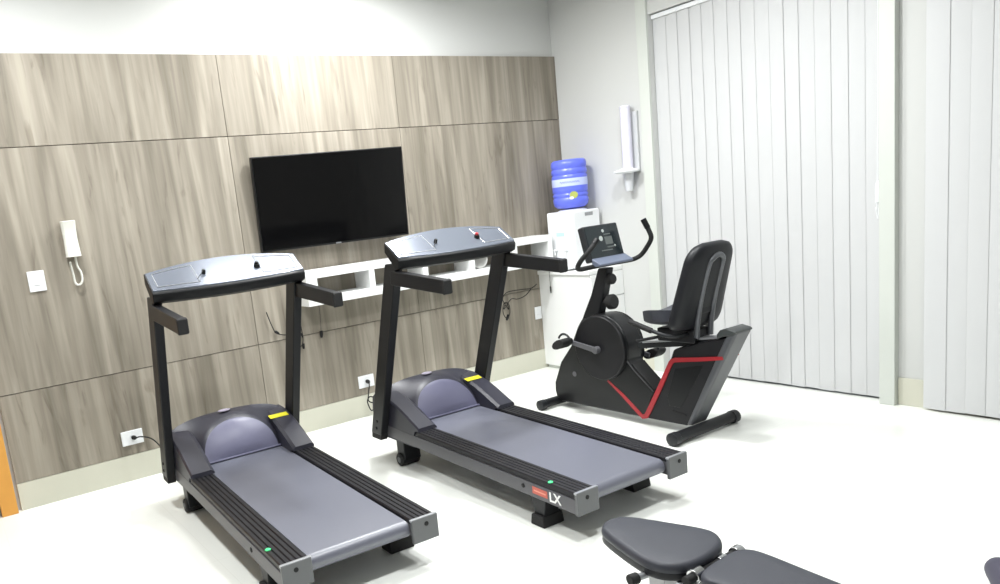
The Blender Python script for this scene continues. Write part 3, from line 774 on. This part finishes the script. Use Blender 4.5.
    ch = MB(); ch.box(-.145, .172, -.020, .035, -.105, .130, cm); con = ch.build('console', M_dgrey, t, bevel=.012, seg=3)
    sc_ = MB(); sc_.box(-.135, .162, -.0225, -.019, -.085, .120, cm); sc_.build('display', mat('dark_teal_display', (26, 36, 40), .18), con)
    for x, z, r in ((.02, .084, .011), (-.012, .036, .017), (.10, -.022, .007)):
        lc = MB(); lc.lathe([(r, 0), (r, .0012), (r*.6, .0016), (.001, .0016)], cm @ Vector((x, -.0222, z)), cm.to_3x3() @ Vector((0, -1, 0)), 18)
        lc.build('dial_print', mat('pale_grey_print', (176, 182, 178), .45), con)
    for x, z, w, h in ((.055, .018, .034, .026), (.02, -.045, .05, .004), (.05, .06, .03, .004), (.06, -.025, .03, .005)): MB().box(x-w, x+w, -.0232, -.0220, z-h, z+h, cm).build('gauge_print', mat('dim_grey_print', (92, 98, 96), .4), con)
    lg = MB(); lg.prism([(.0, .0), (.072, -.038), (.072, -.052), (.0, -.055)], lambda q, X: P(X, 1.488+q[0], 1.075+q[1]), -.135, .176); lg.build('reading_ledge', mat('blue_grey_ledge', (98, 106, 124), .45), con, bevel=.006)
    # handlebar: out to each side and up
    hb = MB(); half = [(0.06, 1.49, 1.022), (.16, 1.50, 1.022), (.250, 1.508, 1.024), (.292, 1.535, 1.045), (.300, 1.58, 1.095), (.297, 1.622, 1.155), (.285, 1.612, 1.215), (.267, 1.592, 1.278)]
    left = [(.292, 1.535, 1.045), (.296, 1.57, 1.085), (.270, 1.605, 1.130), (.238, 1.620, 1.168), (.205, 1.622, 1.200)]
    pts = [P(-x-.015, u, z) for x, u, z in (half[:3]+left)[::-1]] + [P(x-.015, u, z) for x, u, z in half]
    hb.tube(smoothpath(pts, 5), .0155, 14); hb_ = hb.build('handlebar', M_rubber, t)
    for s in (-1, 1):
        e = MB(); e.tube([P(.268, 1.611, 1.222), P(.251, 1.591, 1.283)] if s > 0 else [P(-.245, 1.621, 1.176), P(-.216, 1.622, 1.204)], .0185, 14); e.build('end_grip', M_black, hb_, bevel=.003)
    # faint round emblem low on the front shell
    em = MB(); em.lathe([(.018, 0), (.018, .0015), (.010, .002), (.001, .002)], P(-.072, 1.20, .265), (-1, 0, 0), 20); em.build('emblem', mat('dull_grey_emblem', (92, 92, 96), .5), t)
bike()

# ------------------------------------------------------------------ workout bench in the foreground
def bench():
    zt = .43
    t = thing('workout_bench', 'dark slate padded workout bench in the foreground at bottom right', 'bench', (-3.15, -3.75, 0))
    O = Vector((-3.15, -3.75, 0))
    def pad(outline, z0, z1, name, lab=None):
        c = Vector((sum(p[0] for p in outline)/len(outline), sum(p[1] for p in outline)/len(outline), 0))
        sp = smoothpath([(p[0], p[1], 0) for p in outline], 6, True)
        rings = []
        for sc, z in ((.90, z0), (.985, z0+.004), (1.0, z0+.012), (1.0, z1-.018), (.985, z1-.010), (.95, z1-.003), (.86, z1), (.5, z1+.0015), (.02, z1+.002)):
            inset = (1-sc)*.13
            rings.append([Vector((p.x, p.y, 0)) + (c-Vector((p.x, p.y, 0))).normalized()*min(inset, (c-Vector((p.x, p.y, 0))).length*.98) + Vector((0, 0, z)) - O if sc > .6 else c + (Vector((p.x, p.y, 0))-c)*sc*.9 + Vector((0, 0, z)) - O for p in sp])
        m = MB(); m.loft(rings); o = m.build(name, M_cushion, t, smooth=60)
        # black backing board / piping under the pad
        rings = [[(Vector((p.x, p.y, 0))-c)*f + c + Vector((0, 0, z)) - O for p in sp] for f, z in ((.92, z0-.022), (.985, z0-.018), (.995, z0-.010), (.985, z0+.006))]
        m = MB(); m.loft(rings); m.build('backing_board', M_padblack, o, smooth=60)
        return o
    seat = [(-3.228, -3.325), (-3.195, -3.272), (-3.135, -3.252), (-3.083, -3.282), (-3.045, -3.36), (-2.995, -3.50), (-2.998, -3.565), (-3.045, -3.612), (-3.125, -3.634), (-3.205, -3.632), (-3.262, -3.60), (-3.285, -3.545), (-3.272, -3.46)]
    pad(seat, zt-.034, zt, 'seat_pad')
    back = [(-3.262, -3.76), (-3.262, -3.705), (-3.225, -3.672), (-3.14, -3.660), (-3.06, -3.660), (-3.022, -3.683), (-3.016, -3.74), (-3.03, -3.90), (-3.05, -4.2), (-3.06, -4.42), (-3.09, -4.47), (-3.17, -4.48), (-3.25, -4.47), (-3.28, -4.42), (-3.28, -4.2), (-3.27, -3.9)]
    pad(back, zt-.036, zt-.002, 'back_pad')
    def w(x, y, z): return Vector((x, y, z))-O
    MB().tube([w(-3.145, -3.36, .350), w(-3.145, -4.40, .345)], .026, 4).build('main_beam', M_blackm, t)
    post = MB(); post.box(-3.195+3.15, -3.125+3.15, -3.455+3.75, -3.515+3.75, .045, .355); post.build('front_post', mat('grey_steel_post', (150, 150, 152), .3, metal=.7), t, bevel=.004, label='grey steel post')
    post = MB(); post.box(-3.175+3.15, -3.115+3.15, -4.27+3.75, -4.33+3.75, .045, .345); post.build('rear_post', M_blackm, t, bevel=.004)
    for y, nm in ((-3.485, 'front_foot'), (-4.30, 'rear_foot')):
        f = MB(); f.tube([w(-3.145-.19, y, .025), w(-3.145+.19, y, .025)], .025, 16); fo = f.build(nm, M_blackm, t)
        for s in (-1, 1):
            e = MB(); e.tube([w(-3.145+s*.17, y, .027), w(-3.145+s*.215, y, .027)], .027, 16); e.build('end_cap', M_rubber, fo, bevel=.003)
    b = MB(); b.tube([w(-3.145, -3.485, .03), w(-3.145, -4.30, .03)], .022, 4); b.build('floor_beam', M_blackm, t)
    hd = MB(); hd.tube([w(-3.16, -3.535, .372), w(-3.315, -3.508, .372)], .011, 12); h_ = hd.build('adjust_handle', M_silver, t)
    kb = MB(); kb.tube([w(-3.305, -3.510, .372), w(-3.335, -3.505, .372)], .0175, 14); kb.build('end_knob', M_rubber, h_, bevel=.003)
    # hinge bar between the pads with its bolts
    hg = MB(); hg.tube([w(-3.255, -3.640, .390), w(-3.000, -3.634, .390)], .014, 14); hb = hg.build('hinge_bar', M_rubber, t)
    for x, r, ln in ((-3.010, .022, .032), (-3.085, .018, .035), (-3.205, .022, .04)):
        q = MB(); q.tube([w(x-ln/2, -3.640, .392), w(x+ln/2, -3.636, .392)], r, 16); q.build('hinge_bolt', M_chrome, hb, bevel=.003, label='chrome hinge bolt')
    for x in (-3.235, -3.06):
        br = MB(); br.prism([(-3.60, .372), (-3.70, .372), (-3.70, .345), (-3.60, .34)], lambda q, X: w(X, q[0], q[1]), x-.012, x+.012); br.build('hinge_bracket', M_silver, t, bevel=.002)
bench()

# ------------------------------------------------------------------ rounded grey bar end at the bottom right corner
def bar():
    a = Vector((-1.905, -3.895, .046)); d = Vector((-.85, -.53, 0)).normalized()
    t = thing('exercise_bar', 'purple grey rounded bar end lying on the floor at bottom right corner', 'bar', (a.x, a.y, 0))
    o = Vector((a.x, a.y, 0)); prof = []
    path = [a + d*x - o for x in (-.001, .004, .014, .03, .06, .30, .60, .64)]
    MB().tube(path, [.012, .025, .037, .044, .046, .046, .046, .030], 24).build('bar_sleeve', mat('violet_grey_foam', (64, 62, 78), .6), t, smooth=60)
    MB().tube([a+d*.61-o, a+d*.67-o], .026, 20).build('end_plug', M_rubber, t, bevel=.003)
bar()
